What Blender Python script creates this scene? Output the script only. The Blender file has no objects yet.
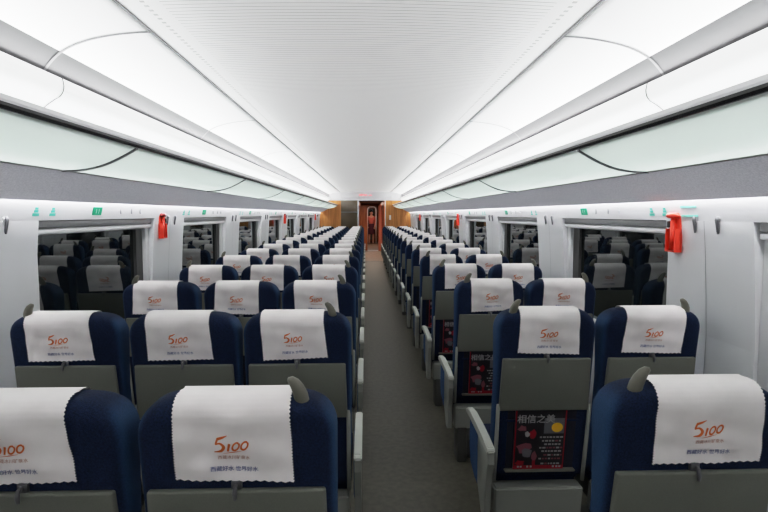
import bpy, bmesh, math, random
from mathutils import Vector, Matrix
random.seed(7)
S = bpy.context.scene
COL = S.collection
CX = -0.03          # centre line of the carriage
PITCH = 0.98

# ------------------------------------------------------------------ materials
def mat(name, col, rough=0.6, metal=0.0, noise=0.0, nscale=60, bump=0.0, bscale=400, emis=None, estr=0.0, spec=0.5, col2=None, coords='Object'):
    m = bpy.data.materials.new(name); m.use_nodes = True
    nt = m.node_tree; b = nt.nodes['Principled BSDF']
    b.inputs['Base Color'].default_value = (*col, 1)
    b.inputs['Roughness'].default_value = rough
    b.inputs['Metallic'].default_value = metal
    b.inputs['Specular IOR Level'].default_value = spec
    tc = nt.nodes.new('ShaderNodeTexCoord')
    if noise > 0:
        n = nt.nodes.new('ShaderNodeTexNoise'); n.inputs['Scale'].default_value = nscale; n.inputs['Detail'].default_value = 4
        nt.links.new(tc.outputs[coords], n.inputs['Vector'])
        r = nt.nodes.new('ShaderNodeValToRGB')
        c2 = col2 or tuple(c*(1-noise) for c in col)
        r.color_ramp.elements[0].color = (*c2, 1); r.color_ramp.elements[0].position = .35
        r.color_ramp.elements[1].color = (*[min(1, c*(1+noise*.5)) for c in col], 1); r.color_ramp.elements[1].position = .65
        nt.links.new(n.outputs['Fac'], r.inputs['Fac']); nt.links.new(r.outputs['Color'], b.inputs['Base Color'])
    if bump > 0:
        n2 = nt.nodes.new('ShaderNodeTexNoise'); n2.inputs['Scale'].default_value = bscale
        nt.links.new(tc.outputs[coords], n2.inputs['Vector'])
        bp = nt.nodes.new('ShaderNodeBump'); bp.inputs['Strength'].default_value = bump; bp.inputs['Distance'].default_value = .002
        nt.links.new(n2.outputs['Fac'], bp.inputs['Height']); nt.links.new(bp.outputs['Normal'], b.inputs['Normal'])
    if emis:
        b.inputs['Emission Color'].default_value = (*emis, 1); b.inputs['Emission Strength'].default_value = estr
    return m

def ribbed_mat():
    m = mat('ribbed_ceiling', (.80, .80, .79), .45)
    nt = m.node_tree; b = nt.nodes['Principled BSDF']
    g = nt.nodes.new('ShaderNodeNewGeometry'); sp = nt.nodes.new('ShaderNodeSeparateXYZ')
    nt.links.new(g.outputs['Position'], sp.inputs[0])
    # fine transverse grooves
    a = nt.nodes.new('ShaderNodeMath'); a.operation = 'MULTIPLY'; a.inputs[1].default_value = 1/.03
    nt.links.new(sp.outputs['Y'], a.inputs[0])
    f = nt.nodes.new('ShaderNodeMath'); f.operation = 'FRACT'; nt.links.new(a.outputs[0], f.inputs[0])
    c = nt.nodes.new('ShaderNodeMath'); c.operation = 'LESS_THAN'; c.inputs[1].default_value = .22; nt.links.new(f.outputs[0], c.inputs[0])
    # only in the middle
    ab = nt.nodes.new('ShaderNodeMath'); ab.operation = 'ADD'; ab.inputs[1].default_value = -CX; nt.links.new(sp.outputs['X'], ab.inputs[0])
    ab2 = nt.nodes.new('ShaderNodeMath'); ab2.operation = 'ABSOLUTE'; nt.links.new(ab.outputs[0], ab2.inputs[0])
    lt = nt.nodes.new('ShaderNodeMath'); lt.operation = 'LESS_THAN'; lt.inputs[1].default_value = .66; nt.links.new(ab2.outputs[0], lt.inputs[0])
    mu = nt.nodes.new('ShaderNodeMath'); mu.operation = 'MULTIPLY'; nt.links.new(c.outputs[0], mu.inputs[0]); nt.links.new(lt.outputs[0], mu.inputs[1])
    # row of perforations close to the edge
    d1 = nt.nodes.new('ShaderNodeMath'); d1.operation = 'COMPARE'; d1.inputs[1].default_value = .715; d1.inputs[2].default_value = .008
    nt.links.new(ab2.outputs[0], d1.inputs[0])
    a3 = nt.nodes.new('ShaderNodeMath'); a3.operation = 'MULTIPLY'; a3.inputs[1].default_value = 1/.04; nt.links.new(sp.outputs['Y'], a3.inputs[0])
    f3 = nt.nodes.new('ShaderNodeMath'); f3.operation = 'FRACT'; nt.links.new(a3.outputs[0], f3.inputs[0])
    c3 = nt.nodes.new('ShaderNodeMath'); c3.operation = 'LESS_THAN'; c3.inputs[1].default_value = .45; nt.links.new(f3.outputs[0], c3.inputs[0])
    m3 = nt.nodes.new('ShaderNodeMath'); m3.operation = 'MULTIPLY'; nt.links.new(d1.outputs[0], m3.inputs[0]); nt.links.new(c3.outputs[0], m3.inputs[1])
    mx1 = nt.nodes.new('ShaderNodeMix'); mx1.data_type = 'RGBA'; mx1.inputs[6].default_value = (.80, .80, .79, 1); mx1.inputs[7].default_value = (.50, .50, .50, 1)
    nt.links.new(mu.outputs[0], mx1.inputs[0])
    mx2 = nt.nodes.new('ShaderNodeMix'); mx2.data_type = 'RGBA'; mx2.inputs[7].default_value = (.42, .42, .42, 1)
    nt.links.new(m3.outputs[0], mx2.inputs[0]); nt.links.new(mx1.outputs[2], mx2.inputs[6])
    nt.links.new(mx2.outputs[2], b.inputs['Base Color']); nt.links.new(mx2.outputs[2], b.inputs['Emission Color']); b.inputs['Emission Strength'].default_value = .27  # glow added to brighten the middle; this panel is not a lamp
    return m

def wood_mat(name, c1, c2, rough=.35):
    m = mat(name, c1, rough)
    nt = m.node_tree; b = nt.nodes['Principled BSDF']
    tc = nt.nodes.new('ShaderNodeTexCoord'); mp = nt.nodes.new('ShaderNodeMapping'); mp.inputs['Scale'].default_value = (14, 14, 1.2)
    n = nt.nodes.new('ShaderNodeTexNoise'); n.inputs['Scale'].default_value = 1.6; n.inputs['Detail'].default_value = 6
    nt.links.new(tc.outputs['Object'], mp.inputs[0]); nt.links.new(mp.outputs[0], n.inputs['Vector'])
    r = nt.nodes.new('ShaderNodeValToRGB'); r.color_ramp.elements[0].color = (*c2, 1); r.color_ramp.elements[1].color = (*c1, 1)
    r.color_ramp.elements[0].position = .38; r.color_ramp.elements[1].position = .62
    nt.links.new(n.outputs['Fac'], r.inputs[0]); nt.links.new(r.outputs[0], b.inputs['Base Color'])
    return m

def night_glass():
    m = bpy.data.materials.new('night_window_glass'); m.use_nodes = True
    nt = m.node_tree; nt.nodes.remove(nt.nodes['Principled BSDF'])
    out = nt.nodes['Material Output']
    d = nt.nodes.new('ShaderNodeBsdfDiffuse'); d.inputs[0].default_value = (.006, .008, .008, 1)
    g = nt.nodes.new('ShaderNodeBsdfGlossy'); g.inputs[0].default_value = (.85, .9, .9, 1); g.inputs['Roughness'].default_value = .015
    fr = nt.nodes.new('ShaderNodeFresnel'); fr.inputs[0].default_value = 2.3
    mx = nt.nodes.new('ShaderNodeMixShader')
    nt.links.new(fr.outputs[0], mx.inputs[0]); nt.links.new(d.outputs[0], mx.inputs[1]); nt.links.new(g.outputs[0], mx.inputs[2])
    nt.links.new(mx.outputs[0], out.inputs[0])
    return m

def frosted_mat():
    m = bpy.data.materials.new('frosted_glass'); m.use_nodes = True
    nt = m.node_tree; b = nt.nodes['Principled BSDF']; out = nt.nodes['Material Output']
    b.inputs['Base Color'].default_value = (.80, .85, .82, 1); b.inputs['Roughness'].default_value = .22
    t = nt.nodes.new('ShaderNodeBsdfTranslucent'); t.inputs[0].default_value = (.86, .92, .89, 1)
    mx = nt.nodes.new('ShaderNodeMixShader'); mx.inputs[0].default_value = .5
    nt.links.new(b.outputs[0], mx.inputs[1]); nt.links.new(t.outputs[0], mx.inputs[2]); nt.links.new(mx.outputs[0], out.inputs[0])
    return m

M = dict(
    navy=mat('navy_fabric', (.0075, .017, .052), .85, noise=.45, nscale=260, bump=.6, bscale=500, spec=.25),
    blue_lit_side=mat('blue_fabric_lit_side', (.035, .085, .20), .85, noise=.35, nscale=260, bump=.6, bscale=500, spec=.25),  # blue brightened in its colour for light from the aisle
    cloth=mat('white_cloth', (.86, .805, .80), .9, noise=.05, nscale=12, bump=.15, bscale=900, spec=.1),
    grey_tray=mat('grey_green_plastic', (.145, .150, .125), .5, noise=.06, nscale=300),
    grey_frame=mat('light_grey_plastic', (.30, .31, .28), .45),
    arm_pad=mat('pale_grey_pad', (.45, .46, .42), .5),
    grip=mat('olive_grey_grip', (.15, .145, .115), .4),
    pocket=mat('dark_pocket_net', (.008, .010, .022), .9, noise=.4, nscale=500),
    steel=mat('steel', (.35, .35, .34), .3, .9),
    hook=mat('dark_steel_hook', (.16, .16, .17), .35, .7),
    dark=mat('dark_rubber', (.03, .03, .03), .6),
    basegrey=mat('dark_base_metal', (.07, .07, .065), .5),
    orange=mat('orange_print', (.66, .16, .03), .8),
    brown=mat('brown_print', (.48, .22, .15), .8),
    blueprint=mat('blue_print', (.13, .15, .32), .8),
    wall=mat('white_wall_panel', (.66, .66, .675), .45, noise=.03, nscale=3),
    wallframe=mat('window_frame_white', (.60, .60, .61), .4),
    cassette=mat('blind_cassette_grey', (.30, .30, .31), .4),
    curtain=mat('grey_window_seal', (.045, .045, .045), .5),
    black=mat('black_edge', (.012, .012, .014), .25),
    ceilpanel=mat('white_ceiling_panel', (.84, .84, .84), .35),
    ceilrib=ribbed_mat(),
    seam=mat('seam_grey', (.16, .16, .165), .6),
    lamp=mat('lamp_cover_white', (.80, .80, .80), .3, emis=(1, 1, 1), estr=.5),
    ledstrip=mat('reading_strip_light', (1, 1, 1), .3, emis=(1, 1, 1), estr=24.0),
    under=mat('grey_rack_underside', (.70, .70, .74), .8, noise=.15, nscale=150, bump=.3, bscale=200, emis=(.9, .9, 1), estr=.11),  # faint glow added in place of bounced light; not a lamp
    alu=mat('brushed_aluminium', (.55, .55, .56), .3, .8),
    frost=frosted_mat(),
    nglass=night_glass(),
    red=mat('red_plastic', (.75, .045, .02), .35),
    darkred=mat('dark_red_plastic', (.22, .01, .01), .4),
    green=mat('green_sign', (.0, .33, .17), .5),
    teal=mat('teal_sticker', (.12, .55, .45), .5),
    white=mat('white_print', (.85, .85, .85), .6),
    wood=wood_mat('orange_wood', (.62, .29, .085), (.46, .19, .05)),
    redwood=wood_mat('red_wood', (.55, .22, .09), (.38, .13, .055)),
    pinkcol=mat('pinkish_wood_column', (.72, .28, .20), .3),
    coveshade=mat('cove_painted_shade', (.05, .05, .053), .5),  # shade of the slot painted dark onto the white panel's outer curve
    darkglass=mat('dark_partition_glass', (.10, .065, .03), .05, spec=1.0),
    floor=mat('olive_grey_floor', (.088, .082, .060), .5, noise=.22, nscale=28, bump=.3, bscale=250, coords='Object'),
    vfloor=mat('brown_vestibule_floor', (.20, .15, .10), .5, noise=.2, nscale=8),
    skirt=mat('wall_skirting_grey', (.25, .25, .25), .5),
    ledred=mat('red_led', (.8, .05, .05), .4, emis=(1, .10, .10), estr=1.6),
    darkceil=mat('dark_vestibule_ceiling', (.035, .03, .025), .5),
    skin=mat('skin', (.60, .33, .24), .6), hair=mat('dark_hair', (.015, .012, .01), .6),
    redcloth=mat('red_jacket', (.50, .13, .10), .8), darkcloth=mat('dark_maroon_skirt', (.06, .008, .02), .85),
    magcover=mat('magazine_black', (.012, .010, .014), .3), magred=mat('magazine_red', (.30, .006, .018), .35),
    magyel=mat('magazine_yellow', (.85, .50, .03), .35), magpink=mat('magazine_dusky', (.22, .07, .09), .35),
    maggrey=mat('magazine_grey', (.14, .14, .16), .35), magwhite=mat('magazine_white', (.36, .36, .36), .35),
    paper=mat('paper_pages', (.6, .58, .52), .8),
)

def shell_mat():
    m = mat('navy_fabric_shell', (.0075, .017, .052), .85, noise=.45, nscale=260, bump=.6, bscale=500, spec=.25)
    nt = m.node_tree; b = nt.nodes['Principled BSDF']
    src = b.inputs['Base Color'].links[0].from_socket
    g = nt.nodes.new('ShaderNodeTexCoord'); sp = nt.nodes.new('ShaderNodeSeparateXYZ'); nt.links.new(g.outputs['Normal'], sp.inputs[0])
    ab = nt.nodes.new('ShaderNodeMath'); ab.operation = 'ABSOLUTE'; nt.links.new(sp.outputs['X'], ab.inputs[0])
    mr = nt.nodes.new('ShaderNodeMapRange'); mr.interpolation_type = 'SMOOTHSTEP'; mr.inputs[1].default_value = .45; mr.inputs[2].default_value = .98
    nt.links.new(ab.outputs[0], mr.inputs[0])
    hs = nt.nodes.new('ShaderNodeMix'); hs.data_type = 'RGBA'; hs.blend_type = 'ADD'; hs.inputs[7].default_value = (.014, .040, .082, 1)  # sides lightened in colour to stand for light from the aisle
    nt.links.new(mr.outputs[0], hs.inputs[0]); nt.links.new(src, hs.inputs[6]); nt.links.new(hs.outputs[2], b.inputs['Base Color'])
    return m
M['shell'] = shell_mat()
# ------------------------------------------------------------------ helpers
def obj(name, bm, m, parent=None, smooth=False, loc=None, sharp=None):
    me = bpy.data.meshes.new(name)
    bmesh.ops.recalc_face_normals(bm, faces=bm.faces[:])
    bm.to_mesh(me); bm.free()
    for mm in (m if isinstance(m, (list, tuple)) else [m]): me.materials.append(mm)
    if smooth:
        for p in me.polygons: p.use_smooth = True
        if sharp: me.set_sharp_from_angle(angle=math.radians(sharp))
    o = bpy.data.objects.new(name, me); COL.objects.link(o)
    if parent is not None: o.parent = parent
    if loc: o.location = loc
    return o
def thing(name, label, cat, loc=(0, 0, 0), group=None, rotz=0):
    o = bpy.data.objects.new(name, None); COL.objects.link(o); o.empty_display_size = .1
    o.location = loc; o.rotation_euler = (0, 0, rotz)
    return tag(o, label, cat, group)
def tag(o, label, cat, group=None):
    o['label'] = label; o['category'] = cat
    if group: o['group'] = group
    return o
def struct(o): o['kind'] = 'structure'; return o
def box(bm, x0, x1, y0, y1, z0, z1, mi=0, bev=0.0):
    vs = [bm.verts.new(v) for v in ((x0,y0,z0),(x1,y0,z0),(x1,y1,z0),(x0,y1,z0),(x0,y0,z1),(x1,y0,z1),(x1,y1,z1),(x0,y1,z1))]
    fs = []
    for idx in ((0,3,2,1),(4,5,6,7),(0,1,5,4),(1,2,6,5),(2,3,7,6),(3,0,4,7)):
        f = bm.faces.new([vs[i] for i in idx]); f.material_index = mi; fs.append(f)
    if bev > 0:
        es = list({e for f in fs for e in f.edges})
        bmesh.ops.bevel(bm, geom=es, offset=bev, segments=2, affect='EDGES', profile=.5)
    return vs
def hexa(bm, pts, mi=0):
    vs = [bm.verts.new(p) for p in pts]
    for idx in ((0,3,2,1),(4,5,6,7),(0,1,5,4),(1,2,6,5),(2,3,7,6),(3,0,4,7)):
        f = bm.faces.new([vs[i] for i in idx]); f.material_index = mi
def prism_x(bm, poly, x0, x1, mi=0):
    """poly of (y,z) extruded along x"""
    a = [bm.verts.new((x0, y, z)) for y, z in poly]; b = [bm.verts.new((x1, y, z)) for y, z in poly]
    n = len(poly)
    bm.faces.new(a).material_index = mi; bm.faces.new(b[::-1]).material_index = mi
    for i in range(n): bm.faces.new((a[i], a[(i+1) % n], b[(i+1) % n], b[i])).material_index = mi
def prism_y(bm, poly, y0, y1, mi=0):
    a = [bm.verts.new((x, y0, z)) for x, z in poly]; b = [bm.verts.new((x, y1, z)) for x, z in poly]
    n = len(poly)
    bm.faces.new(a).material_index = mi; bm.faces.new(b[::-1]).material_index = mi
    for i in range(n): bm.faces.new((a[i], a[(i+1) % n], b[(i+1) % n], b[i])).material_index = mi
def tube(bm, pts, rads, n=10, flat=1.0, mi=0):
    """round tube through pts with given radii, closed ends"""
    rings = []
    up = Vector((0, 1, 0))
    for i, p in enumerate(pts):
        p = Vector(p)
        a = Vector(pts[max(0, i-1)]); b = Vector(pts[min(len(pts)-1, i+1)])
        t = (b-a).normalized()
        u = t.cross(up)
        if u.length < .1: u = t.cross(Vector((1, 0, 0)))
        u.normalize(); w = t.cross(u).normalized()
        rings.append([bm.verts.new(p + u*math.cos(2*math.pi*k/n)*rads[i] + w*math.sin(2*math.pi*k/n)*rads[i]*flat) for k in range(n)])
    for r0, r1 in zip(rings, rings[1:]):
        for k in range(n): bm.faces.new((r0[k], r0[(k+1) % n], r1[(k+1) % n], r1[k])).material_index = mi
    bm.faces.new(rings[0]).material_index = mi; bm.faces.new(rings[-1][::-1]).material_index = mi
def ribbon_y(bm, prof, ys, mi=0, thick=0.0):
    """profile (x,z) list swept along y"""
    rows = [[bm.verts.new((x, y, z)) for x, z in prof] for y in ys]
    for r0, r1 in zip(rows, rows[1:]):
        for i in range(len(prof)-1): bm.faces.new((r0[i], r0[i+1], r1[i+1], r1[i])).material_index = mi
ORD = ['first','second','third','fourth','fifth','sixth','seventh','eighth','ninth','tenth','eleventh','twelfth','thirteenth','fourteenth','fifteenth','sixteenth','seventeenth']

_tc = {}
def text_bm(txt, size, shear=0.0, sx=1.0, bold=0.0):
    """flat text mesh in xy, centred"""
    key = (txt, size, shear, sx, bold)
    cu = bpy.data.curves.new('txt', 'FONT'); cu.body = txt; cu.size = size; cu.shear = shear; cu.offset = bold
    cu.align_x = 'CENTER'; cu.resolution_u = 3
    o = bpy.data.objects.new('txt', cu); COL.objects.link(o)
    dg = bpy.context.evaluated_depsgraph_get(); dg.update()
    me = bpy.data.meshes.new_from_object(o.evaluated_get(dg))
    vs = [(v.co.x*sx, v.co.y) for v in me.vertices]; fs = [tuple(p.vertices) for p in me.polygons]
    bpy.data.objects.remove(o); bpy.data.curves.remove(cu); bpy.data.meshes.remove(me)
    return vs, fs

# ------------------------------------------------------------------ seat shape
TOP = 1.133
R1, R2 = .085, .045
def yr(z): return (TOP - z)*.14
def th(z): return .085 + .04*min(1, max(0, (z-.85)/.2))
def inset(d): return 0 if d >= R2 else R2 - math.sqrt(max(0, R2*R2-(R2-d)**2))
def wrinkle(u, z, k):
    a = .0016*math.sin(u*38+k*1.7+z*25) + .0012*math.sin(u*71-z*48+k*2.9) + .001*math.sin(z*90+k+u*17)
    sag = .004*math.exp(-((u-.05*math.sin(k))/.035)**2)*math.exp(-((TOP-z-.05)/.035)**2)
    return (a*min(1, (TOP-z)*12) + sag)*1.1

def backrest_bm(hw):
    bm = bmesh.new()
    ds = [0, .002, .006, .012, .02, .03, .042, .055, .07, .085, .12, .17, .22, .30, .40, .50, .60, .70, .73]
    rings = []
    for d in ds:
        z = TOP-d
        w = hw - .004*max(0, d-.3)
        if d < R1: w = hw - R1 + math.sqrt(max(0, R1*R1-(R1-d)**2))
        y0 = yr(z)+inset(d); y1 = yr(z)+th(z)-inset(d)
        if d > .15: w2 = w
        c = min(.032, (y1-y0)/2*.98); pts = []
        for cx, cy, a0 in ((w-c, y0+c, -90), (w-c, y1-c, 0), (-w+c, y1-c, 90), (-w+c, y0+c, 180)):
            for q in range(5):
                a = math.radians(a0 + q*22.5); pts.append((cx+c*math.cos(a), cy+c*math.sin(a), z))
        rings.append([bm.verts.new(p) for p in pts])
    n = len(rings[0])
    for r0, r1 in zip(rings, rings[1:]):
        for k in range(n): bm.faces.new((r0[k], r1[k], r1[(k+1) % n], r0[(k+1) % n]))
    bm.faces.new(rings[0]); bm.faces.new(rings[-1][::-1])
    bmesh.ops.recalc_face_normals(bm, faces=bm.faces[:])
    for f in bm.faces:
        f.normal_update()
    return bm
CLW = .121; HANG = .180
def path_pt(s):
    """s metres along the drape, 0 at the rear hem"""
    return PATH[min(len(PATH)-1, max(0, int(s)))]
def build_path():
    P = []
    z0 = TOP-HANG
    for i in range(15):
        z = z0+(TOP-R2-z0)*i/14; P.append((yr(z)-.006, z, -1))
    cy0 = yr(TOP-R2)+R2
    for i in range(1, 7):
        a = math.radians(180-15*i); z = TOP-R2+(R2+.006)*math.sin(a); P.append((yr(min(z, TOP))+R2+(R2+.006)*math.cos(a), z, 0))
    yf = yr(TOP)+th(TOP)
    for i in range(1, 7):
        a = math.radians(90-15*i); P.append((yf-R2+(R2+.006)*math.cos(a), TOP-R2+(R2+.006)*math.sin(a), 0))
    for i in range(1, 8):
        z = TOP-R2-.13*i/7; P.append((yr(z)+th(z)+.007, z, 1))
    return P
PATH = build_path()
def cloth_bm(k):
    bm = bmesh.new(); rnd = random.Random(k)
    nu = 28
    # fine subdivision of path near hem for scallops
    P = PATH; tilt = rnd.uniform(-.012, .012); skew = rnd.uniform(-.012, .012)
    Pf = []
    for a, b in zip(P, P[1:]):
        for q in range(3): Pf.append(tuple(a[j]+(b[j]-a[j])*q/3 for j in range(3)))
    Pf.append(P[-1])
    rows = []
    for i, (y, z, br) in enumerate(Pf):
        row = []
        for j in range(nu+1):
            u = -CLW + 2*CLW*j/nu
            if j in (0, nu): u += (.0018 if i % 2 else -.0012)*(1 if j else -1)
            zz = z; yy = y
            w = wrinkle(u, z, k)
            if br < 0:
                yy -= w
                t = max(0, (TOP-.03-z)/(HANG-.03))
                zz += t*u*tilt*4
                if i == 0: zz += (.0018 if j % 2 else -.0012)
                uu = u + skew*t + .004*t*(u/CLW)
            elif br == 0: f_ = max(0, 1-max(0, y-.0)/.05); yy -= w*f_; zz += .0; uu = u
            else: yy += abs(w); uu = u
            row.append(bm.verts.new((uu, yy, zz)))
        rows.append(row)
    for r0, r1 in zip(rows, rows[1:]):
        for j in range(nu): bm.faces.new((r0[j], r0[j+1], r1[j+1], r1[j]))
    return bm, tilt, skew
def print_bm(items, k, tilt, skew):
    """items: (text, size, shear, sx, bold, du, d) placed on the rear face of the cloth"""
    bm = bmesh.new()
    for (t, size, shear, sx, bold, du, d, mi, rot) in items:
        vs, fs = (text_bm(t, size, shear, sx, bold) if isinstance(t, str) else t)
        bv = []
        c, s = math.cos(rot), math.sin(rot)
        for x, y in vs:
            x, y = x*c-y*s, x*s+y*c
            u = x+du; z = TOP-d+y
            tt = max(0, (TOP-.03-z)/(HANG-.03))
            bv.append(bm.verts.new((u+skew*tt+.004*tt*(u/CLW), yr(z)-.006-wrinkle(u, z, k)-.0016, z+tt*u*tilt*4)))
        for f in fs:
            try: bm.faces.new([bv[i] for i in f]).material_index = mi
            except ValueError: pass
    return bm
def swoosh():
    n = 10; vs = []
    for i in range(n+1):
        x = -.018+.034*i/n; y = -.002+.004*math.sin(i/n*2.2)
        w = .0012*math.sin(math.pi*i/n)+.0002
        vs += [(x, y-w), (x, y+w)]
    return vs, [(2*i, 2*i+2, 2*i+3, 2*i+1) for i in range(n)]
def strokes(sc=1.0):
    vs = []; fs = []
    def st(pts, ws, n=14):
        # smooth tapered brush stroke through pts
        P = [Vector((x, y, 0)) for x, y in pts]; P = [P[0]*2-P[1]]+P+[P[-1]*2-P[-2]]; out = []; ow = []
        for i in range(1, len(P)-2):
            for q in range(n//2):
                t = q/(n//2); a, b, c, d = P[i-1], P[i], P[i+1], P[i+2]
                out.append(.5*((2*b)+(c-a)*t+(2*a-5*b+4*c-d)*t*t+(3*b-a-3*c+d)*t**3)); ow.append(ws[i-1]+(ws[i]-ws[i-1])*t)
        out.append(P[-2]); ow.append(ws[-1]); k0 = len(vs)
        for i, p in enumerate(out):
            tn = (out[min(i+1, len(out)-1)]-out[max(i-1, 0)]).normalized(); nn = Vector((-tn.y, tn.x, 0))*ow[i]
            vs.append(((p+nn).x*sc, (p+nn).y*sc)); vs.append(((p-nn).x*sc, (p-nn).y*sc))
        for i in range(len(out)-1): fs.append((k0+2*i, k0+2*i+1, k0+2*i+3, k0+2*i+2))
    st([(-.030, .028), (-.020, .031), (-.009, .036)], [.0030, .0026, .0006])
    st([(-.029, .030), (-.032, .022), (-.034, .016)], [.0020, .0022, .0018])
    st([(-.035, .016), (-.025, .018), (-.018, .010), (-.024, .001), (-.038, -.001)], [.0012, .0022, .0034, .0030, .0008])
    st([(-.0105, -.001), (-.0055, .017)], [.0020, .0026])
    for cx in (.006, .024):
        st([(cx+.001+.0065*math.cos(a)+.0034*math.sin(a), .0095+cx*.08+.0090*math.sin(a)) for a in [math.radians(60+36*i) for i in range(11)]], [.0025-.0009*abs(math.sin(i*.6)) for i in range(11)])
    st([(-.020, -.0055), (.0, -.0035), (.018, .0-.001)], [.0002, .0010, .0002])
    return vs, fs
CL = []
for k in range(6):
    bm, tl, sk = cloth_bm(k)
    cme = obj('headrest_cover', bm, M['cloth'], smooth=True)
    logo = print_bm([(strokes(1.0), 0, 0, 0, 0, .0, .109, 0, .03), ('西藏冰川矿泉水', .0095, 0, 1.0, 0, .001, .128, 1, 0)], k, tl, sk)
    lo = obj('printed_logo', logo, [M['orange'], M['brown']])
    sl = obj('printed_slogan', print_bm([('西藏好水 世界好水', 0.0118, 0, 1.0, .0001, 0.001, .155, 0, 0)], k, tl, sk), M['blueprint'])
    CL.append((cme.data, lo.data, sl.data))
    for o in (cme, lo, sl): bpy.data.objects.remove(o)

def make_meshes(hw):
    D = {}
    def keep(name, bm, m, smooth=False, sharp=None):
        o = obj(name, bm, m, smooth=smooth, sharp=sharp); D[name] = o.data; bpy.data.objects.remove(o)
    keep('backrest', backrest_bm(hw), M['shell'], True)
    # tray
    bm = bmesh.new()
    w1, w0 = hw-.016, hw-.022
    zt, zb = .934, .706
    def tray_slab(ya, yb, sh=0):
        pts = []
        for yy in (ya, yb):
            for (x, z) in ((-w1, zb), (w1, zb), (w0, zt), (-w0, zt)): pts.append((x, yr(z)+yy, z))
        return pts
    P = tray_slab(-.016, .004)
    hexa(bm, [P[0], P[1], P[5], P[4], P[3], P[2], P[6], P[7]])
    bmesh.ops.bevel(bm, geom=bm.edges[:], offset=.006, segments=3, affect='EDGES', profile=.5)
    keep('tray_table', bm, M['grey_tray'], True, 40)
    bm = bmesh.new()
    z = .942; y = yr(z)
    box(bm, -.011, .011, y-.010, y+.002, z-.008, z+.012, 0, .003)
    tube(bm, [(0, y-.012, z+.004), (0, y-.022, z+.002), (0, y-.026, z-.008), (0, y-.024, z-.022)], [.004, .005, .006, .004], 8)
    keep('tray_latch', bm, M['hook'], True, 40)
    # pocket: dark net with frame
    bm = bmesh.new()
    def slab(x0, x1, z0, z1, ya, yb, mi=0):
        hexa(bm, [(x0, yr(z0)+ya, z0), (x1, yr(z0)+ya, z0), (x1, yr(z0)+yb, z0), (x0, yr(z0)+yb, z0),
                  (x0, yr(z1)+ya, z1), (x1, yr(z1)+ya, z1), (x1, yr(z1)+yb, z1), (x0, yr(z1)+yb, z1)], mi)
    slab(-.145, .145, .436, .70, -.002, .002, 0)
    keep('seat_pocket', bm, M['pocket'])
    bm = bmesh.new()
    slab(-.150, .150, .428, .438, -.026, .002)
    bmesh.ops.bevel(bm, geom=bm.edges[:], offset=.003, segments=2, affect='EDGES')
    keep('pocket_ledge', bm, M['grey_tray'])
    bm = bmesh.new()
    slab(-.152, .152, .655, .663, -.008, .002)
    keep('pocket_rim', bm, M['navy'])
    for sgn, nm in ((-1, 'side_rail_a'), (1, 'side_rail_b')):
        bm = bmesh.new(); pts = []
        x = sgn*(hw-.012)
        tube(bm, [(x, yr(.38)-.006, .38), (x, yr(.5)-.010, .5), (x, yr(.66)-.014, .66), (x, yr(.72)-.012, .72), (x, yr(.735)-.006, .735)], [.009, .009, .008, .008, .005], 8)
        keep(nm, bm, M['grey_frame'], True)
    # lower shell
    bm = bmesh.new()
    slab(-hw+.012, hw-.012, .215, .356, -.030, .05)
    bmesh.ops.bevel(bm, geom=bm.edges[:], offset=.008, segments=3, affect='EDGES')
    keep('lower_shell', bm, M['grey_frame'], True, 40)
    # cushion
    bm = bmesh.new()
    prism_x(bm, [(.16, .34), (.16, .43), (.22, .455), (.45, .462), (.55, .455), (.585, .43), (.58, .385), (.55, .34)], -hw+.008, hw-.008)
    bmesh.ops.bevel(bm, geom=[e for e in bm.edges if abs((e.verts[0].co-e.verts[1].co).normalized().x) < .5], offset=.015, segments=3, affect='EDGES')
    keep('seat_cushion', bm, [M['navy']], True, 50)
    # base
    bm = bmesh.new()
    box(bm, -hw+.02, hw-.02, .17, .52, .25, .34, 0, .01)
    box(bm, -.05, .05, .24, .44, .03, .27, 0, .01)
    box(bm, -.10, .10, .16, .52, 0, .035, 0, .01)
    keep('seat_base', bm, M['basegrey'], True, 40)
    bm = bmesh.new()
    box(bm, -hw+.03, -hw+.09, .10, .24, .0, .25, 0, .012)
    keep('support_leg', bm, M['basegrey'], True, 40)
    return D
HWL, HWR = .211, .203
DL, DR = make_meshes(HWL), make_meshes(HWR)

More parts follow.
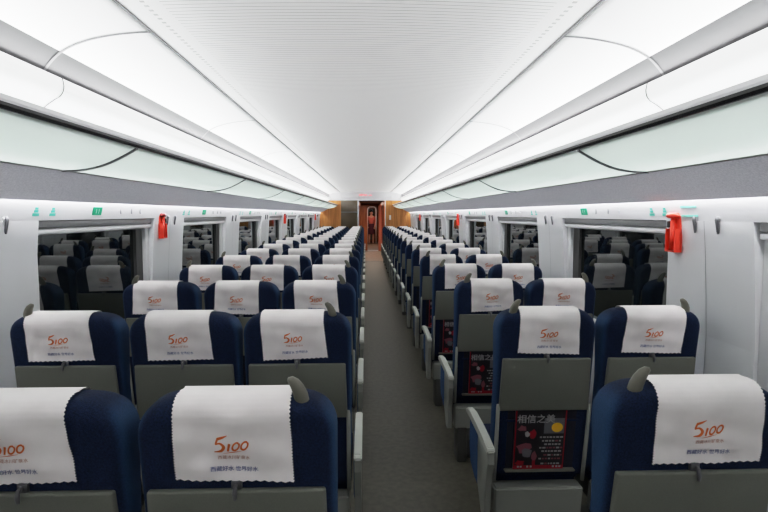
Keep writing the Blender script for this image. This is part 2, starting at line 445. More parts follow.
def grip_mesh(s):
    """s = +1: on the +x shoulder, tip bending to the middle"""
    bm = bmesh.new(); x = s*.131
    pts = [(x+s*.008, .036, TOP-.032), (x+s*.008, .034, TOP-.012), (x+s*.006, .030, TOP+.004), (x+s*.001, .027, TOP+.018), (x-s*.006, .025, TOP+.030), (x-s*.014, .024, TOP+.037), (x-s*.020, .023, TOP+.039)]
    tube(bm, pts, [.0165, .0165, .0155, .0140, .012, .009, .004], 14, 1.0)
    o = obj('grip_handle', bm, M['grip'], smooth=True, sharp=60); me = o.data; bpy.data.objects.remove(o); return me
GRIP = {1: grip_mesh(1), -1: grip_mesh(-1)}
def arm_meshes(s, hw):
    xi, xo = s*(hw+.010), s*(hw+.042)
    x0, x1 = min(xi, xo), max(xi, xo)
    out = []
    bm = bmesh.new()   # pad: curved block
    prism_x(bm, [(.0, .540), (-.012, .556), (.0, .572), (.10, .578), (.22, .585), (.36, .588), (.45, .580), (.475, .562), (.46, .548), (.36, .555), (.22, .552), (.10, .545)], x0, x1)
    bmesh.ops.bevel(bm, geom=[e for e in bm.edges], offset=.005, segments=2, affect='EDGES')
    out.append(('arm_pad', bm, M['arm_pad']))
    bm = bmesh.new()   # grey side frame
    xa, xb = min(s*(hw+.012), s*(hw+.038)), max(s*(hw+.012), s*(hw+.038))
    prism_x(bm, [(.0, .548), (.0, .50), (.028, .44), (.045, .38), (.05, .30), (.06, .235), (.12, .235), (.20, .33), (.17, .335), (.12, .36), (.11, .42), (.10, .48), (.13, .52), (.20, .548)], xa, xb)
    bmesh.ops.triangulate(bm, faces=[f for f in bm.faces if len(f.verts) > 4])
    out.append(('armrest', bm, M['grey_frame']))
    bm = bmesh.new()   # blue padded side
    xc, xd = min(s*(hw+.006), s*(hw+.030)), max(s*(hw+.006), s*(hw+.030))
    prism_x(bm, [(.11, .35), (.11, .552), (.38, .556), (.42, .53), (.43, .40), (.40, .33), (.30, .30), (.18, .30)], xc, xd)
    bmesh.ops.triangulate(bm, faces=[f for f in bm.faces if len(f.verts) > 4])
    out.append(('arm_side_panel', bm, M['blue_lit_side']))
    D = {}
    for n, bm, m in out:
        o = obj(n, bm, m, smooth=False); D[n] = o.data; bpy.data.objects.remove(o)
    return D
ARML, ARMR = arm_meshes(1, HWL), arm_meshes(-1, HWR)

def inst(name, me, parent):
    o = bpy.data.objects.new(name, me); COL.objects.link(o); o.parent = parent; return o
def seat(x, y, label, group, D, k, grip=0, arm=None, shift=0):
    t = thing('train_seat', label, 'train seat', (x, y, 0), group)
    inst('backrest', D['backrest'], t)
    c = inst('headrest_cover', CL[k][0], t); c.location.x = shift; c['label'] = 'white cloth headrest cover with orange and blue print'
    inst('printed_logo', CL[k][1], c); inst('printed_slogan', CL[k][2], c)
    tr = inst('tray_table', D['tray_table'], t); inst('tray_latch', D['tray_latch'], tr)
    p = inst('seat_pocket', D['seat_pocket'], t); inst('pocket_ledge', D['pocket_ledge'], p); inst('pocket_rim', D['pocket_rim'], p)
    inst('side_rail', D['side_rail_a'], t); inst('side_rail', D['side_rail_b'], t)
    inst('lower_shell', D['lower_shell'], t); inst('seat_cushion', D['seat_cushion'], t); inst('seat_base', D['seat_base'], t)
    if grip: inst('grip_handle', GRIP[grip], t)
    if arm:
        inst('support_leg', D['support_leg'], t).scale = (1 if arm is ARMR else -1, 1, 1)
        a = inst('armrest', arm['armrest'], t); inst('arm_pad', arm['arm_pad'], a); inst('arm_side_panel', arm['arm_side_panel'], a)
    return t
LX = {'aisle': -.285, 'middle': -.738, 'window': -1.192}
RX = {'aisle': .735, 'window': 1.15}
YL0, YR0 = 1.115, 1.165
def rdx(n, pos):
    return (([.006, -.008, -.017, -.028][n] if n < 4 else -.028) if pos == 'aisle' else (.012 if n < 2 else -.006))
def rowname(n):
    return 'nearest row' if n == 0 else ('last row' if n == 16 else ORD[n]+' nearest row')
for n in range(17):
    for pos, x in LX.items():
        if n == 0 and pos == 'window': continue
        k = (n*5 + len(pos)*3 + (n//3)) % 6
        seat(x+({'middle': .006}.get(pos, 0) if n == 0 else {'aisle': .006, 'middle': .020, 'window': .020}[pos] if n < 3 else .006), YL0+PITCH*n, f'navy seat with white headrest cover, {pos} seat in {rowname(n)} left of aisle',
             'train seats in threes left of the aisle', DL, k, {'aisle': 1, 'middle': 0, 'window': -1}[pos], ARML if pos == 'aisle' else None, (-.018 if pos == 'middle' else -.004) if n == 0 else -.016 if n < 3 else -.008)
    for pos, x in RX.items():
        if n == 0 and pos == 'window': continue
        k = (n*4 + len(pos) + (n//2)) % 6
        seat(x+rdx(n, pos), YR0+PITCH*n, f'navy seat with white headrest cover, {pos} seat in {rowname(n)} right of aisle',
             'train seats in pairs right of the aisle', DR, k, {'aisle': -1, 'window': 1}[pos], ARMR if pos == 'aisle' else None, .020 if n == 0 else .004)

# ------------------------------------------------------------------ magazines in pockets
def rect(x0, x1, z0, z1): return [(x0, z0), (x1, z0), (x1, z1), (x0, z1)], [(0, 1, 2, 3)]
def mag_print():
    bm = bmesh.new(); rnd = random.Random(3)
    def add(vs, fs, mi, off=.0006):
        bv = [bm.verts.new((x, -.0045-off, z)) for x, z in vs]
        for f in fs: bm.faces.new([bv[i] for i in f]).material_index = mi
    add(*rect(-.107, -.102, 0, .27), 0); add(*rect(.102, .107, 0, .27), 0)
    add(*rect(-.102, .102, .0, .018), 0)
    vs, fs = text_bm('相信之美', .040, 0, 1.0, .0006); add([(x-.020, z+.218) for x, z in vs], fs, 1, .001)
    # yellow disc
    n = 20; add([(.070+.024*math.cos(2*math.pi*i/n), .193+.022*math.sin(2*math.pi*i/n)) for i in range(n)], [tuple(range(n))], 2, .001)
    add(*rect(.015, .10, .165, .235), 4, .0004)
    # dusky blotches and small text lines
    for (cx, cz, a, b, mi) in ((-.075, .19, .018, .014, 3), (-.03, .165, .014, .020, 0), (-.055, .165, .010, .012, 1), (-.065, .10, .03, .022, 3), (-.05, .075, .02, .03, 4), (-.02, .06, .012, .02, 3), (-.08, .03, .02, .012, 0), (-.02, .03, .008, .02, 0)):
        n = 9; add([(cx+a*(1+.35*rnd.uniform(-1, 1))*math.cos(2*math.pi*i/n), cz+b*(1+.35*rnd.uniform(-1, 1))*math.sin(2*math.pi*i/n)) for i in range(n)], [tuple(range(n))], mi, .0006+.0001*mi)
    for i, z in enumerate((.145, .128, .112, .096, .08, .062, .045, .022)):
        x = .0+.01*(i % 3)
        while x < .092:
            w = rnd.uniform(.006, .014); add(*rect(x, min(x+w, .098), z, z+.007), 1 if rnd.random() < .7 else 3, .001); x += w+.004
    for x in (-.09, -.078, -.05, -.035, .06, .075, .088): add(*rect(x, x+.008, .008, .016), 1, .0014)
    return bm
mp = obj('cover_print', mag_print(), [M['magred'], M['magwhite'], M['magyel'], M['magpink'], M['maggrey']]); mp_me = mp.data; bpy.data.objects.remove(mp)
bm = bmesh.new(); box(bm, -.1075, .1075, -.0045, .0045, 0, .275); 
for f in bm.faces: f.material_index = 0
bc = obj('cover', bm, M['magcover']); bc_me = bc.data; bpy.data.objects.remove(bc)
for n in range(1, 7):
    zb = .440; t = thing('magazine', f'black and red magazine in the pocket of the {ORD[n]} nearest aisle seat right of aisle', 'magazine',
              (RX['aisle']+rdx(n, 'aisle')-.012+.004*(n % 3), YR0+PITCH*n+yr(zb)-.010, zb), 'magazines in the seat pockets')
    t.rotation_euler = (math.atan(.14), 0, 0)
    inst('cover', bc_me, t); inst('cover_print', mp_me, t)

# ------------------------------------------------------------------ carriage shell
Y0, Y1 = -2.0, 17.65
WALLP = [(0, 1.40), (.12, 1.43), (.8, 1.475), (1.0, 1.478), (1.2, 1.468), (1.36, 1.458), (1.49, 1.446), (1.53, 1.438), (1.60, 1.42)]
def wx(z):
    for (a, xa), (b, xb) in zip(WALLP, WALLP[1:]):
        if a <= z <= b: return xa+(xb-xa)*(z-a)/(b-a)
    return WALLP[-1][1]
ZG0, ZG1, ZL = .78, 1.425, 1.49
windows = {}
PILL = {}
for side, s, y_first, wlen in (('left', -1, 2.51, 1.35), ('right', 1, 2.555, 1.385)):
    per = 1.97
    wins = [(y_first+per*k, y_first+per*k+wlen) for k in range(-2, 8)]
    wins = [w for w in wins if w[1] < Y1-.1 and w[0] > Y0+.05]
    bm = bmesh.new()
    zsL = [0, .12, .45, ZG0]; zsM = [ZG0, 1.0, 1.2, 1.36, ZL]; zsT = [ZL, 1.53, 1.60]
    def cell(ya, yb, zs):
        for z0, z1 in zip(zs, zs[1:]):
            a, b = CX+s*wx(z0), CX+s*wx(z1); o = CX+s*1.60
            hexa(bm, [(a, ya, z0), (o, ya, z0), (o, yb, z0), (a, yb, z0), (b, ya, z1), (o, ya, z1), (o, yb, z1), (b, yb, z1)])
    cell(Y0, Y1, zsL); cell(Y0, Y1, zsT)
    edges = [Y0]+[v for w in wins for v in w]+[Y1]
    pil = list(zip(edges[::2], edges[1::2]))
    for a, b in pil: cell(a, b, zsM)
    PILL[side] = pil
    struct(obj('wall_'+side, bm, M['wall']))
    # panel seams on the pillars
    for i, (a, b) in enumerate(pil):
        c = (a+b)/2
        if i == 0 or b-a < .5: continue
        bm = bmesh.new()
        for z0, z1 in zip(zsM, zsM[1:]):
            xa, xb = CX+s*(wx(z0)-.0015), CX+s*(wx(z1)-.0015)
            bm.faces.new([bm.verts.new(p) for p in ((xa, c-.002, z0), (xa, c+.002, z0), (xb, c+.002, z1), (xb, c-.002, z1))])
        struct(obj('trim_1', bm, M['cassette']))
    bm = bmesh.new(); x0, x1 = sorted((CX+s*1.39, CX+s*1.45)); box(bm, x0, x1, Y0, Y1, 0, .10)
    struct(obj('baseboard_'+side, bm, M['skirt']))
    for i, (a, b) in enumerate(wins):
        o0, o1 = sorted((CX+s*1.535, CX+s*1.545))
        bm = bmesh.new(); fw = .055
        def fr(ya, yb, za, zb, d0=1.49, d1=1.54):
            # splayed white frame: from wall plane back to the glass
            x0, x1 = sorted((CX+s*d0, CX+s*d1)); box(bm, x0, x1, ya, yb, za, zb, 0, .004)
        fr(a, a+fw, ZG0, ZL); fr(b-fw, b, ZG0, ZL); fr(a+fw, b-fw, ZG0, ZG0+.05); fr(a+fw, b-fw, ZG1-.005, ZL)
        fo = obj('window_1', bm, M['wallframe'], smooth=True, sharp=40); struct(fo)
        bm = bmesh.new(); box(bm, o0, o1, a+fw, b-fw, ZG0+.05, ZG1-.005); 
        g = obj('pane', bm, M['nglass'], fo)
        bm = bmesh.new()   # blind cassette under the lintel
        x0, x1 = sorted((CX+s*1.462, CX+s*1.50)); box(bm, x0, x1, a+.01, b-.01, 1.455, ZL-.001, 0, .006)
        obj('blind_cassette', bm, M['cassette'], fo, smooth=True, sharp=40); bm = bmesh.new()
        x0, x1 = sorted((CX+s*1.464, CX+s*1.50)); box(bm, x0, x1, a+.01, b-.01, ZG1, 1.449, 0, .006)
        c = obj('blind_rail', bm, M['wallframe'], fo, smooth=True, sharp=40)
        bm = bmesh.new()
        x0, x1 = sorted((CX+s*1.515, CX+s*1.534)); box(bm, x0, x1, b-fw-.10, b-fw, ZG0+.05, ZG1-.006); box(bm, x0, x1, a+fw, a+fw+.03, ZG0+.05, ZG1-.006)
        obj('window_seal', bm, M['curtain'], fo)

# floor / end
bm = bmesh.new(); box(bm, CX-1.6, CX+1.6, Y0, Y1, -.06, 0); struct(obj('floor', bm, M['floor']))
bm = bmesh.new(); box(bm, CX-1.6, CX+1.6, Y0-.06, Y0, 0, 2.4); struct(obj('wall_back', bm, M['wall']))

# ceiling: central ribbed panel and side panels
bm = bmesh.new()
prof = []
for i in range(13):
    x = -.79+1.58*i/12; prof.append((CX+x, 2.235-.020*(x/.79)**2))
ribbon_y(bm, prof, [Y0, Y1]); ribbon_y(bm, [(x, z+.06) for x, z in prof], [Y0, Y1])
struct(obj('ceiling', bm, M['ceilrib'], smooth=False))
def bez(p0, p1, p2, n=10):
    return [((1-t)**2*p0[0]+2*t*(1-t)*p1[0]+t*t*p2[0], (1-t)**2*p0[1]+2*t*(1-t)*p1[1]+t*t*p2[1]) for t in [i/n for i in range(n+1)]]
SEAM0, SEAMP = 2.17, 1.97
for side, s in (('left', -1), ('right', 1)):
    p1 = [(.79, 2.222), (.80, 2.212)] + bez((.80, 2.212), (1.04, 2.20), (1.135, 2.135), 12)[1:]
    p2 = bez((1.135, 2.135), (1.20, 2.085), (1.235, 2.00), 8)+[(1.235, 1.98), (1.33, 1.96)]
    p = p1+p2[1:]
    pr = [(CX+s*x, z) for x, z in p]
    bm = bmesh.new(); ribbon_y(bm, [(CX+s*x, z) for x, z in p1], [Y0, Y1]); ribbon_y(bm, [(CX+s*x, z) for x, z in p2], [Y0, Y1], 1)
    ribbon_y(bm, [(CX+s*(x+.03), z+.06) for x, z in p], [Y0, Y1])
    struct(obj('ceiling_'+side, bm, [M['ceilpanel'], M['coveshade']], smooth=True, sharp=50))
    bm = bmesh.new()   # dark joint between central and side panels
    for q in (0,):
        x0, x1 = sorted((CX+s*.788, CX+s*.799)); box(bm, x0, x1, Y0, Y1, 2.211, 2.2145)
    struct(obj('trim_2', bm, M['seam']))
    # continuous light cover (fascia)
    q = bez((1.135, 2.035), (1.12, 1.99), (1.15, 1.965), 6)+bez((1.15, 1.965), (1.22, 1.93), (1.30, 1.83), 8)[1:]
    q = [(1.17, 2.035)]+q+[(1.32, 1.80)]
    bm = bmesh.new(); ribbon_y(bm, [(CX+s*x, z) for x, z in q], [Y0, Y1])
    lc = obj('light_cover', bm, M['lamp'], smooth=True, sharp=60)
    struct(lc); lc.name = 'trim_3'
    # upper bin back wall
    bm = bmesh.new(); x0, x1 = sorted((CX+s*1.43, CX+s*1.6)); box(bm, x0, x1, Y0, Y1, 1.60, 2.3)
    struct(obj('trim_4', bm, M['wall']))
    # seams of side panels
    k = SEAM0-SEAMP*2
    while k < Y1:
        if k > Y0+.1:
            bm = bmesh.new()
            pp = [(CX+s*(x-.001), z-.0018) for x, z in p[1:-1]]
            ribbon_y(bm, pp, [k-.008, k+.008])
            qq = [(CX+s*(x-.0015), z-.0005) for x, z in q[1:]]
            ribbon_y(bm, qq, [k-.004, k+.004])
            struct(obj('trim_5', bm, M['seam']))
        k += SEAMP
    # luggage rack: metal edge, glass shelves, underside
    xi, xo = .885, 1.18
    gz = lambda x: 1.782 - (x-xi)/(xo-xi)*.090 - .026*math.sin(math.pi*(x-xi)/(xo-xi))
    rk = thing('luggage_rack', f'long {side} overhead luggage rack of frosted glass with aluminium edge above the windows', 'luggage rack', (CX+s*1.1, Y0, 1.7))
    def robj(name, bm, m, smooth=False, sharp=None):
        bmesh.ops.translate(bm, verts=bm.verts[:], vec=(-(CX+s*1.1), -Y0, -1.7)); return obj(name, bm, m, rk, smooth, sharp=sharp)
    bm = bmesh.new()
    ed = [(xi-.006, 1.799), (xi-.008, 1.806), (xi-.002, 1.820), (xi+.02, 1.824), (xi+.03, 1.818), (xi+.02, 1.799)]
    prism_y(bm, [(CX+s*x, z) for x, z in ed], Y0, Y1)
    robj('edge_rail', bm, M['wallframe'])
    bm = bmesh.new()
    prism_y(bm, [(CX+s*x, z) for x, z in [(xi-.008, 1.799), (xi-.010, 1.790), (xi-.004, 1.782), (xi+.014, 1.780), (xi+.018, 1.799)]], Y0, Y1)
    robj('black_seal', bm, M['black'])
    gs0, gp = 2.23, 1.965
    ys = [Y0]+[gs0+gp*k for k in range(-2, 9) if Y0 < gs0+gp*k < Y1]+[Y1]
    gx = [xi+(xo-xi)*i/12 for i in range(13)]
    for a, b in zip(ys, ys[1:]):
        bm = bmesh.new()
        top = [(CX+s*x, gz(x)+.010) for x in gx]; bot = [(CX+s*x, gz(x)) for x in gx]
        prism_y(bm, bot+top[::-1], a+.008, b-.008)
        robj('glass_panel', bm, M['frost'], True, 50)
    for y in ys[1:-1]:
        bm = bmesh.new()
        prism_y(bm, [(CX+s*x, gz(x)-.006) for x in gx]+[(CX+s*x, gz(x)+.012) for x in gx[::-1]], y-.009, y+.009)
        robj('bracket', bm, M['hook'], True, 50)
    bm = bmesh.new()
    pu = [(xo-.004, 1.690), (xo+.01, 1.683)]+[(1.25, 1.650), (1.33, 1.605), (1.385, 1.582), (1.395, 1.578), (1.395, 1.612), (1.44, 1.612), (1.44, 1.72), (xo-.004, 1.716)]
    prism_y(bm, [(CX+s*x, z) for x, z in pu], Y0, Y1)
    robj('underside_panel', bm, M['under'])
    bm = bmesh.new(); prism_y(bm, [(CX+s*x, z) for x, z in [(xo-.012, 1.694), (xo-.004, 1.688), (xo+.004, 1.690), (xo-.002, 1.70)]], Y0, Y1)
    robj('glass_trim', bm, M['alu'])
    bm = bmesh.new(); x0, x1 = sorted((CX+s*1.400, CX+s*1.418)); box(bm, x0, x1, Y0+.02, Y1-.02, 1.602, 1.606)
    robj('strip_light', bm, M['ledstrip'])
    # small vents in the underside
    for y in [gs0+gp*k+.02 for k in range(-1, 8)]:
        bm = bmesh.new(); prism_y(bm, [(CX+s*x, z) for x, z in [(1.27, 1.6455), (1.34, 1.6035), (1.341, 1.6055), (1.271, 1.6475)]], y, y+.10)
        robj('vent', bm, M['dark'])

# ------------------------------------------------------------------ hooks, hammers, stickers
for side, s in (('left', -1), ('right', 1)):
    pl = [p for p in PILL[side] if p[1] > 1.9 and p[0] < 17]
    for i, (a, b) in enumerate(pl):
        if b-a < .4: continue
        c = (a+b)/2
        for dy, w in ((-.07, 'nearer'), (.07, 'farther')):
            y = c+dy*1.1+(-.02 if s > 0 else .0)
            if side == 'left' and i == 0 and dy < 0: continue
            hk = thing('coat_hook', f'{w} dark steel coat hook of the pair on the {ORD[i]} nearest pillar, {side} wall', 'coat hook', (CX+s*(wx(1.47)), y, 1.45), f'coat hooks on the {side} wall')
            bm = bmesh.new(); tube(bm, [(-s*.010, 0, .058), (-s*.013, 0, .045), (-s*.008, 0, .02), (-s*.005, 0, .0), (-s*.004, 0, -.012)], [.006, .007, .0065, .006, .004], 8)
            obj('hook', bm, M['hook'], hk, True)
            bm = bmesh.new(); box(bm, *sorted((0, -s*.008)), -.011, .011, .036, .060, 0, .003); obj('base_plate', bm, M['alu'], hk, True, sharp=40)
    hy = [(2.47 if s > 0 else 3.98)+5.93*k for k in range(3)]
    hy = [y for y in hy if y < 17]
    for i, y in enumerate(hy):
        lab = ['nearest', 'second nearest', 'farthest'][i] if len(hy) == 3 else ['nearest', 'farthest'][i]
        h = thing('emergency_hammer', f'{lab} red emergency hammer in its holder on the {side} wall', 'hammer', (CX+s*wx(1.42), y, 1.352), f'emergency hammers on the {side} wall')
        bm = bmesh.new()
        box(bm, *sorted((0, -s*.012)), -.04, .04, .0, .175, 0, .004); box(bm, *sorted((0, -s*.034)), -.04, -.034, 0, .10); box(bm, *sorted((0, -s*.034)), .034, .04, 0, .10)
        box(bm, *sorted((0, -s*.034)), -.04, .04, -.006, .0)
        obj('holder', bm, M['red'], h)
        bm = bmesh.new(); tube(bm, [(-s*.022, 0, .004), (-s*.022, 0, .06), (-s*.022, 0, .15)], [.013, .012, .010], 10); obj('hammer_handle', bm, M['red'], h, True)
        bm = bmesh.new(); tube(bm, [(-s*.022, -.05, .158), (-s*.022, -.03, .16), (-s*.022, .03, .16), (-s*.022, .045, .159)], [.004, .014, .014, .010], 10); obj('hammer_head', bm, M['darkred'] if s < 0 else M['red'], h, True)
        bm = bmesh.new(); box(bm, *sorted((-s*.012, -s*.034)), .02, .032, .105, .135, 0, .004); obj('clip', bm, M['dark'], h)

def wall_sticker(name, label, cat, side, s, y, z, parts, group):
    """parts: list of (kind, dy0, dy1, dz0, dz1, material)"""
    t = thing(name, label, cat, (CX+s*wx(z), y, z), group)
    tl = math.atan((wx(1.53)-wx(1.60))/.07)
    for nm, a, b, c, d, m in parts:
        bm = bmesh.new()
        if isinstance(m, tuple):
            vs, fs = text_bm(m[1], m[2]); sg = 1 if s < 0 else -1
            bv = [bm.verts.new((-s*.003, sg*x, zz)) for x, zz in vs]
            bv = bv
            for f in fs:
                try: bm.faces.new([bv[i] for i in f])
                except ValueError: pass
            bmesh.ops.translate(bm, verts=bm.verts[:], vec=(0, a, c)); mm = m[0]
        else:
            box(bm, *sorted((0.0, -s*.002)), a, b, c, d); mm = m
        obj(nm, bm, mm, t)
    t.rotation_euler = (0, s*-tl*1.0, 0)
    return t
nw = {'left': [2.51+1.97*k for k in range(7)], 'right': [2.555+1.97*k for k in range(7)]}
for side, s in (('left', -1), ('right', 1)):
    for i, w in enumerate(nw[side]):
        yy = w+.52 if s < 0 else w+.96
        wall_sticker('seat_number_sign', f'small green seat number sign over the {ORD[i]} nearest window, {side} wall', 'sign', side, s, yy, 1.535,
            [('plate', -.05, .05, -.022, .022, M['green']), ('digits', 0, 0, -.012, 0, (M['white'], '1 1', .036))], f'seat number signs on the {side} wall')
        yt = ([w-.03, w+.10] if s < 0 else [w+.0, w+.12])
        for j, y in enumerate(yt):
            wall_sticker('pictogram_sticker', f'{"nearer" if j == 0 else "farther"} teal pictogram sticker over the {ORD[i]} nearest window, {side} wall', 'sticker', side, s, y, 1.53,
                [('top_dot', -.010, .010, .010, .020, M['teal']), ('body', -.014, .014, -.004, .008, M['teal']), ('foot', -.024, .024, -.02, -.007, M['teal'])], f'pictogram stickers on the {side} wall')
        for j, y in enumerate(([w+.80, w+.95, w+1.08] if s < 0 else [w+.46, w+.60, w+.77])):
            bm = bmesh.new(); xx = CX+s*wx(1.535)
            box(bm, *sorted((xx, xx-s*.006)), y-.002, y+.002, 1.52, 1.55)
            tag(obj('strip_clip', bm, M['cassette']), f'{ORD[j]} thin grey clip after the sign over the {ORD[i]} nearest window, {side} wall', 'clip', f'thin clips on the {side} wall strip')
for j, z in enumerate((1.508, 1.548)):
    bm = bmesh.new(); xx = CX+wx(z)
    box(bm, xx-.003, xx+.001, 2.30, 2.42, z, z+.007)
    tag(obj('notice_strip', bm, M['teal']), f'{"lower" if j == 0 else "upper"} thin teal strip sticker above the nearest hammer, right wall', 'sticker', 'teal strips above the right hammer')

# ------------------------------------------------------------------ end wall with doorway
XO0, XO1 = -.235, .60
bm = bmesh.new()
box(bm, CX-1.6, -.81, Y1, Y1+.06, 0, 1.95); box(bm, XO1, CX+1.6, Y1, Y1+.06, 0, 1.95)
we = struct(obj('wall_front', bm, M['wood']))
bm = bmesh.new(); box(bm, CX-1.6, CX+1.6, Y1, Y1+.06, 1.95, 2.4); struct(obj('trim_6', bm, M['wall']))
bm = bmesh.new(); box(bm, -.81, XO0-.03, Y1+.01, Y1+.04, 0, 1.95); struct(obj('window_2', bm, M['darkglass']))
bm = bmesh.new(); box(bm, XO0-.045, XO0, Y1-.02, Y1+.06, 0, 1.965, 0, .004); box(bm, XO1, XO1+.03, Y1-.02, Y1+.06, 0, 1.965, 0, .004); box(bm, XO0, XO1, Y1-.02, Y1+.06, 1.945, 1.975, 0, .004)
struct(obj('door_1', bm, M['wall'], smooth=True, sharp=40))
bm = bmesh.new(); box(bm, -.80, XO0-.04, Y1-.03, Y1+.0, 1.57, 1.585); 
tag(obj('glass_rail', bm, M['steel']), 'thin metal rail across the dark glass partition left of the far doorway', 'rail')
# wall notice
bm = bmesh.new(); box(bm, .74, .80, Y1-.006, Y1+.002, 1.33, 1.48); tag(obj('notice_plate', bm, M['white']), 'small white notice plate on the wooden end wall right of the doorway', 'notice')
# LED display
t = thing('led_display', 'grey display panel with red lit characters above the far doorway', 'display', (.0, Y1-.03, 2.12))
bm = bmesh.new(); box(bm, -.80, .82, 0, .03, -.10, .075, 0, .01); obj('panel', bm, M['wallframe'], t, True, sharp=40)
bm = bmesh.new(); rnd = random.Random(5)
for c in (-.17, -.03, .13):
    for i in range(6):
        x = c-.05+.018*i; h = rnd.choice((.02, .035, .05)); box(bm, x, x+.012, -.004, 0, -.02, -.02+h)
obj('red_characters', bm, M['ledred'], t)

# vestibule beyond
YV = 30.0
bm = bmesh.new(); box(bm, -.9, 1.1, Y1, YV, -.06, 0.002); struct(obj('floor_vestibule', bm, M['vfloor']))
bm = bmesh.new(); box(bm, -.34, -.28, Y1+.06, YV, 0, 2.2); box(bm, .70, .76, Y1+.06, YV, 0, 2.2); struct(obj('wall_vestibule', bm, M['redwood']))
bm = bmesh.new(); box(bm, -.34, .76, Y1+.06, YV, 2.04, 2.2); struct(obj('ceiling_vestibule', bm, M['darkceil']))
bm = bmesh.new(); box(bm, -.28, .05, 22.6, 22.7, 0, 1.86); struct(obj('wall_partition', bm, M['redwood']))
bm = bmesh.new()
tube(bm, [(.585, 22.5, 0), (.585, 22.5, 1.86)], [.085, .085], 20)
struct(obj('trim_7', bm, M['pinkcol'], smooth=True, sharp=60))
bm = bmesh.new(); box(bm, -.28, .70, 22.45, 22.75, 0, .012); struct(obj('trim_8', bm, M['alu']))
# far white arched door frame
bm = bmesh.new()
pts = [(.07, 0), (.07, 1.72), (.10, 1.82), (.17, 1.87), (.40, 1.87), (.47, 1.82), (.50, 1.72), (.50, 0)]
tube(bm, [(x, 27.6, z) for x, z in pts], [.022]*len(pts), 8); struct(obj('door_2', bm, M['white'], smooth=True))
bm = bmesh.new(); box(bm, -.3, .74, YV, YV+.06, 0, 2.2); struct(obj('wall_far', bm, M['redwood']))
bm = bmesh.new(); box(bm, .12, .44, YV-.02, YV, .1, 1.8); struct(obj('door_3', bm, M['darkglass']))

# ------------------------------------------------------------------ person far down the corridor
pr = thing('person', 'person in a red top and dark skirt standing beyond the far doorway', 'person', (.265, 27.9, 0))
def skinned(name, joints, edges, m, parent, sub=2):
    me = bpy.data.meshes.new(name); me.from_pydata([j[0] for j in joints], edges, []); me.materials.append(m)
    o = bpy.data.objects.new(name, me); COL.objects.link(o); o.parent = parent
    md = o.modifiers.new('Skin', 'SKIN'); md.use_smooth_shade = True
    for v, j in zip(me.skin_vertices[0].data, joints):
        r = j[1]; v.radius = r if isinstance(r, tuple) else (r, r)
    me.skin_vertices[0].data[0].use_root = True
    ms = o.modifiers.new('Sub', 'SUBSURF'); ms.levels = sub; ms.render_levels = sub
    return o
J = [((0, 0, .92), (.13, .10)), ((0, 0, 1.12), (.11, .085)), ((0, 0, 1.33), (.14, .09)), ((0, 0, 1.43), (.06, .055)), ((0, -.01, 1.47), .05), ((0, -.02, 1.535), (.088, .095)), ((0, -.02, 1.64), (.10, .112)),
     ((.17, 0, 1.36), .045), ((.21, .02, 1.10), .038), ((.17, -.08, .90), .03), ((.16, -.12, .82), (.032, .014)),
     ((-.17, 0, 1.36), .045), ((-.22, .0, 1.10), .038), ((-.20, -.12, .92), .03), ((-.18, -.17, .85), (.032, .014)),
     ((.09, 0, .80), .085), ((.09, -.01, .47), .055), ((.09, .02, .09), .035), ((.09, -.09, .03), (.038, .025)),
     ((-.09, 0, .80), .085), ((-.10, -.03, .47), .055), ((-.11, .0, .09), .035), ((-.12, -.12, .03), (.038, .025))]
E = [(0,1),(1,2),(2,3),(3,4),(4,5),(5,6),(2,7),(7,8),(8,9),(9,10),(2,11),(11,12),(12,13),(13,14),(0,15),(15,16),(16,17),(17,18),(0,19),(19,20),(20,21),(21,22)]
skinned('body', J, E, M['skin'], pr)
for hx, s in ((.16, 1), (-.18, -1)):
    base = Vector((hx, -.125 if s > 0 else -.175, .815 if s > 0 else .845))
    bm = bmesh.new()
    for q, (dx, L) in enumerate(((-.024, .062), (-.008, .072), (.008, .068), (.022, .054))):
        tube(bm, [base+Vector((dx, 0, 0)), base+Vector((dx, -.008, -L*.55)), base+Vector((dx, .006, -L))], [.0085, .008, .006], 6)
    tube(bm, [base+Vector((-s*.03, 0, .02)), base+Vector((-s*.045, -.01, -.005)), base+Vector((-s*.045, -.012, -.03))], [.010, .009, .007], 6)
    obj('fingers', bm, M['skin'], pr, True)
skinned('jacket', [((0, 0, .98), (.155, .12)), ((0, 0, 1.12), (.135, .105)), ((0, 0, 1.32), (.16, .11)), ((0, 0, 1.42), (.075, .07)), ((.17, 0, 1.355), .062), ((.215, .02, 1.10), .052), ((.175, -.07, .92), .043), ((-.17, 0, 1.355), .062), ((-.222, .0, 1.10), .052), ((-.205, -.11, .94), .043)],
        [(0,1),(1,2),(2,3),(2,4),(4,5),(5,6),(2,7),(7,8),(8,9)], M['redcloth'], pr)
bm = bmesh.new()
n = 20; rr = []
for z, a, b in ((1.02, .145, .12), (.95, .165, .135), (.75, .18, .15), (.50, .175, .15)):
    rr.append([bm.verts.new((a*math.cos(2*math.pi*i/n), b*math.sin(2*math.pi*i/n), z)) for i in range(n)])
for r0, r1 in zip(rr, rr[1:]):
    for i in range(n): bm.faces.new((r0[i], r0[(i+1) % n], r1[(i+1) % n], r1[i]))
obj('skirt', bm, M['darkcloth'], pr, True)
bm = bmesh.new(); bmesh.ops.create_uvsphere(bm, u_segments=20, v_segments=14, radius=1)
for v in bm.verts: v.co = Vector((v.co.x*.090, v.co.y*.100+.012, v.co.z*.118+1.615))
bmesh.ops.delete(bm, geom=[v for v in bm.verts if v.co.y < -.015 and v.co.z < 1.675], context='VERTS')
obj('hair', bm, M['hair'], pr, True)
bm = bmesh.new()
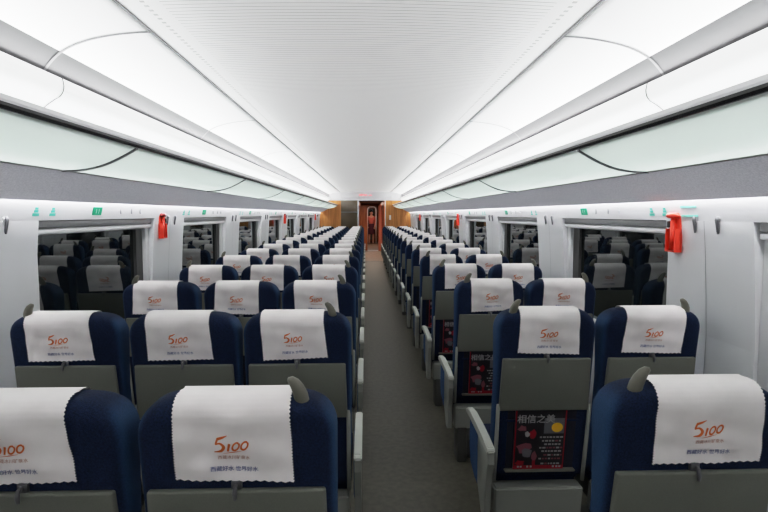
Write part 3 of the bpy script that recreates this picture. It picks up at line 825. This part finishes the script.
for sx in (-.03, .03):
    mtx = Matrix.Translation((sx, -.098, 1.605)) @ Matrix.Diagonal((.012, .006, .007, 1)); bmesh.ops.create_uvsphere(bm, u_segments=8, v_segments=6, radius=1, matrix=mtx)
mtx = Matrix.Translation((0, -.098, 1.535)) @ Matrix.Diagonal((.022, .006, .006, 1)); bmesh.ops.create_uvsphere(bm, u_segments=8, v_segments=6, radius=1, matrix=mtx)
obj('eyes_and_mouth', bm, M['hair'], pr, True)
bm = bmesh.new(); mtx = Matrix.Translation((0, -.105, 1.572)) @ Matrix.Diagonal((.011, .014, .022, 1)); bmesh.ops.create_uvsphere(bm, u_segments=8, v_segments=6, radius=1, matrix=mtx)
obj('nose', bm, M['skin'], pr, True)

# ------------------------------------------------------------------ lights
def area(name, loc, sx, sy, power, rot, col=(1, 1, 1)):
    l = bpy.data.lights.new(name, 'AREA'); l.shape = 'RECTANGLE'; l.size = sx; l.size_y = sy; l.energy = power; l.color = col
    o = bpy.data.objects.new(name, l); COL.objects.link(o); o.location = loc; o.rotation_euler = rot; return o
LEN = Y1-Y0-.2
for s in (-1, 1):
    # tube lamps in the slot between ceiling panel and light cover, shining inward/up on the ceiling
    area('slot_lamp', (CX+s*1.165, (Y0+Y1)/2, 2.045), .03, LEN, 48, (0, math.radians(180 - s*42), 0))
    # tube lamps inside the rack compartment, lighting the frosted shelf from above
    area('rack_lamp', (CX+s*1.27, (Y0+Y1)/2, 1.84), .04, LEN, 75, (0, math.radians(s*25), 0))
area('vestibule_lamp', (.3, 20.2, 2.03), .3, 2, 26, (0, 0, 0), (1, .85, .7))
area('vestibule_lamp', (.28, 26.0, 2.03), .3, 2, 22, (0, 0, 0), (1, .85, .75))
w = bpy.data.worlds.new('World'); S.world = w; w.use_nodes = True
w.node_tree.nodes['Background'].inputs[0].default_value = (.01, .012, .015, 1); w.node_tree.nodes['Background'].inputs[1].default_value = .3

# ------------------------------------------------------------------ camera & view
cd = bpy.data.cameras.new('Camera'); cam = bpy.data.objects.new('Camera', cd); COL.objects.link(cam)
cd.sensor_width = 36; cd.lens = 547/768*36; cd.clip_start = .02; cd.clip_end = 100
cam.location = (-.008, 0, 1.52)
cam.rotation_euler = (math.radians(90-4.40), 0, math.radians(-1.885))
S.camera = cam
S.view_settings.view_transform = 'Standard'; S.view_settings.look = 'None'; S.view_settings.exposure = 0.0
vs_ = S.view_settings; vs_.use_curve_mapping = True; cm = vs_.curve_mapping; cm.white_level = (4, 4, 4); cm.clip_max_x = 1; cv = cm.curves[3]
for a, b in ((.005, .019), (.025, .105), (.075, .365), (.15, .65), (.25, .82), (.5, .94)): cv.points.new(a, b)
cm.update()
S.cycles.use_denoising = True
S.cycles.max_bounces = 10; S.cycles.diffuse_bounces = 6; S.cycles.glossy_bounces = 4
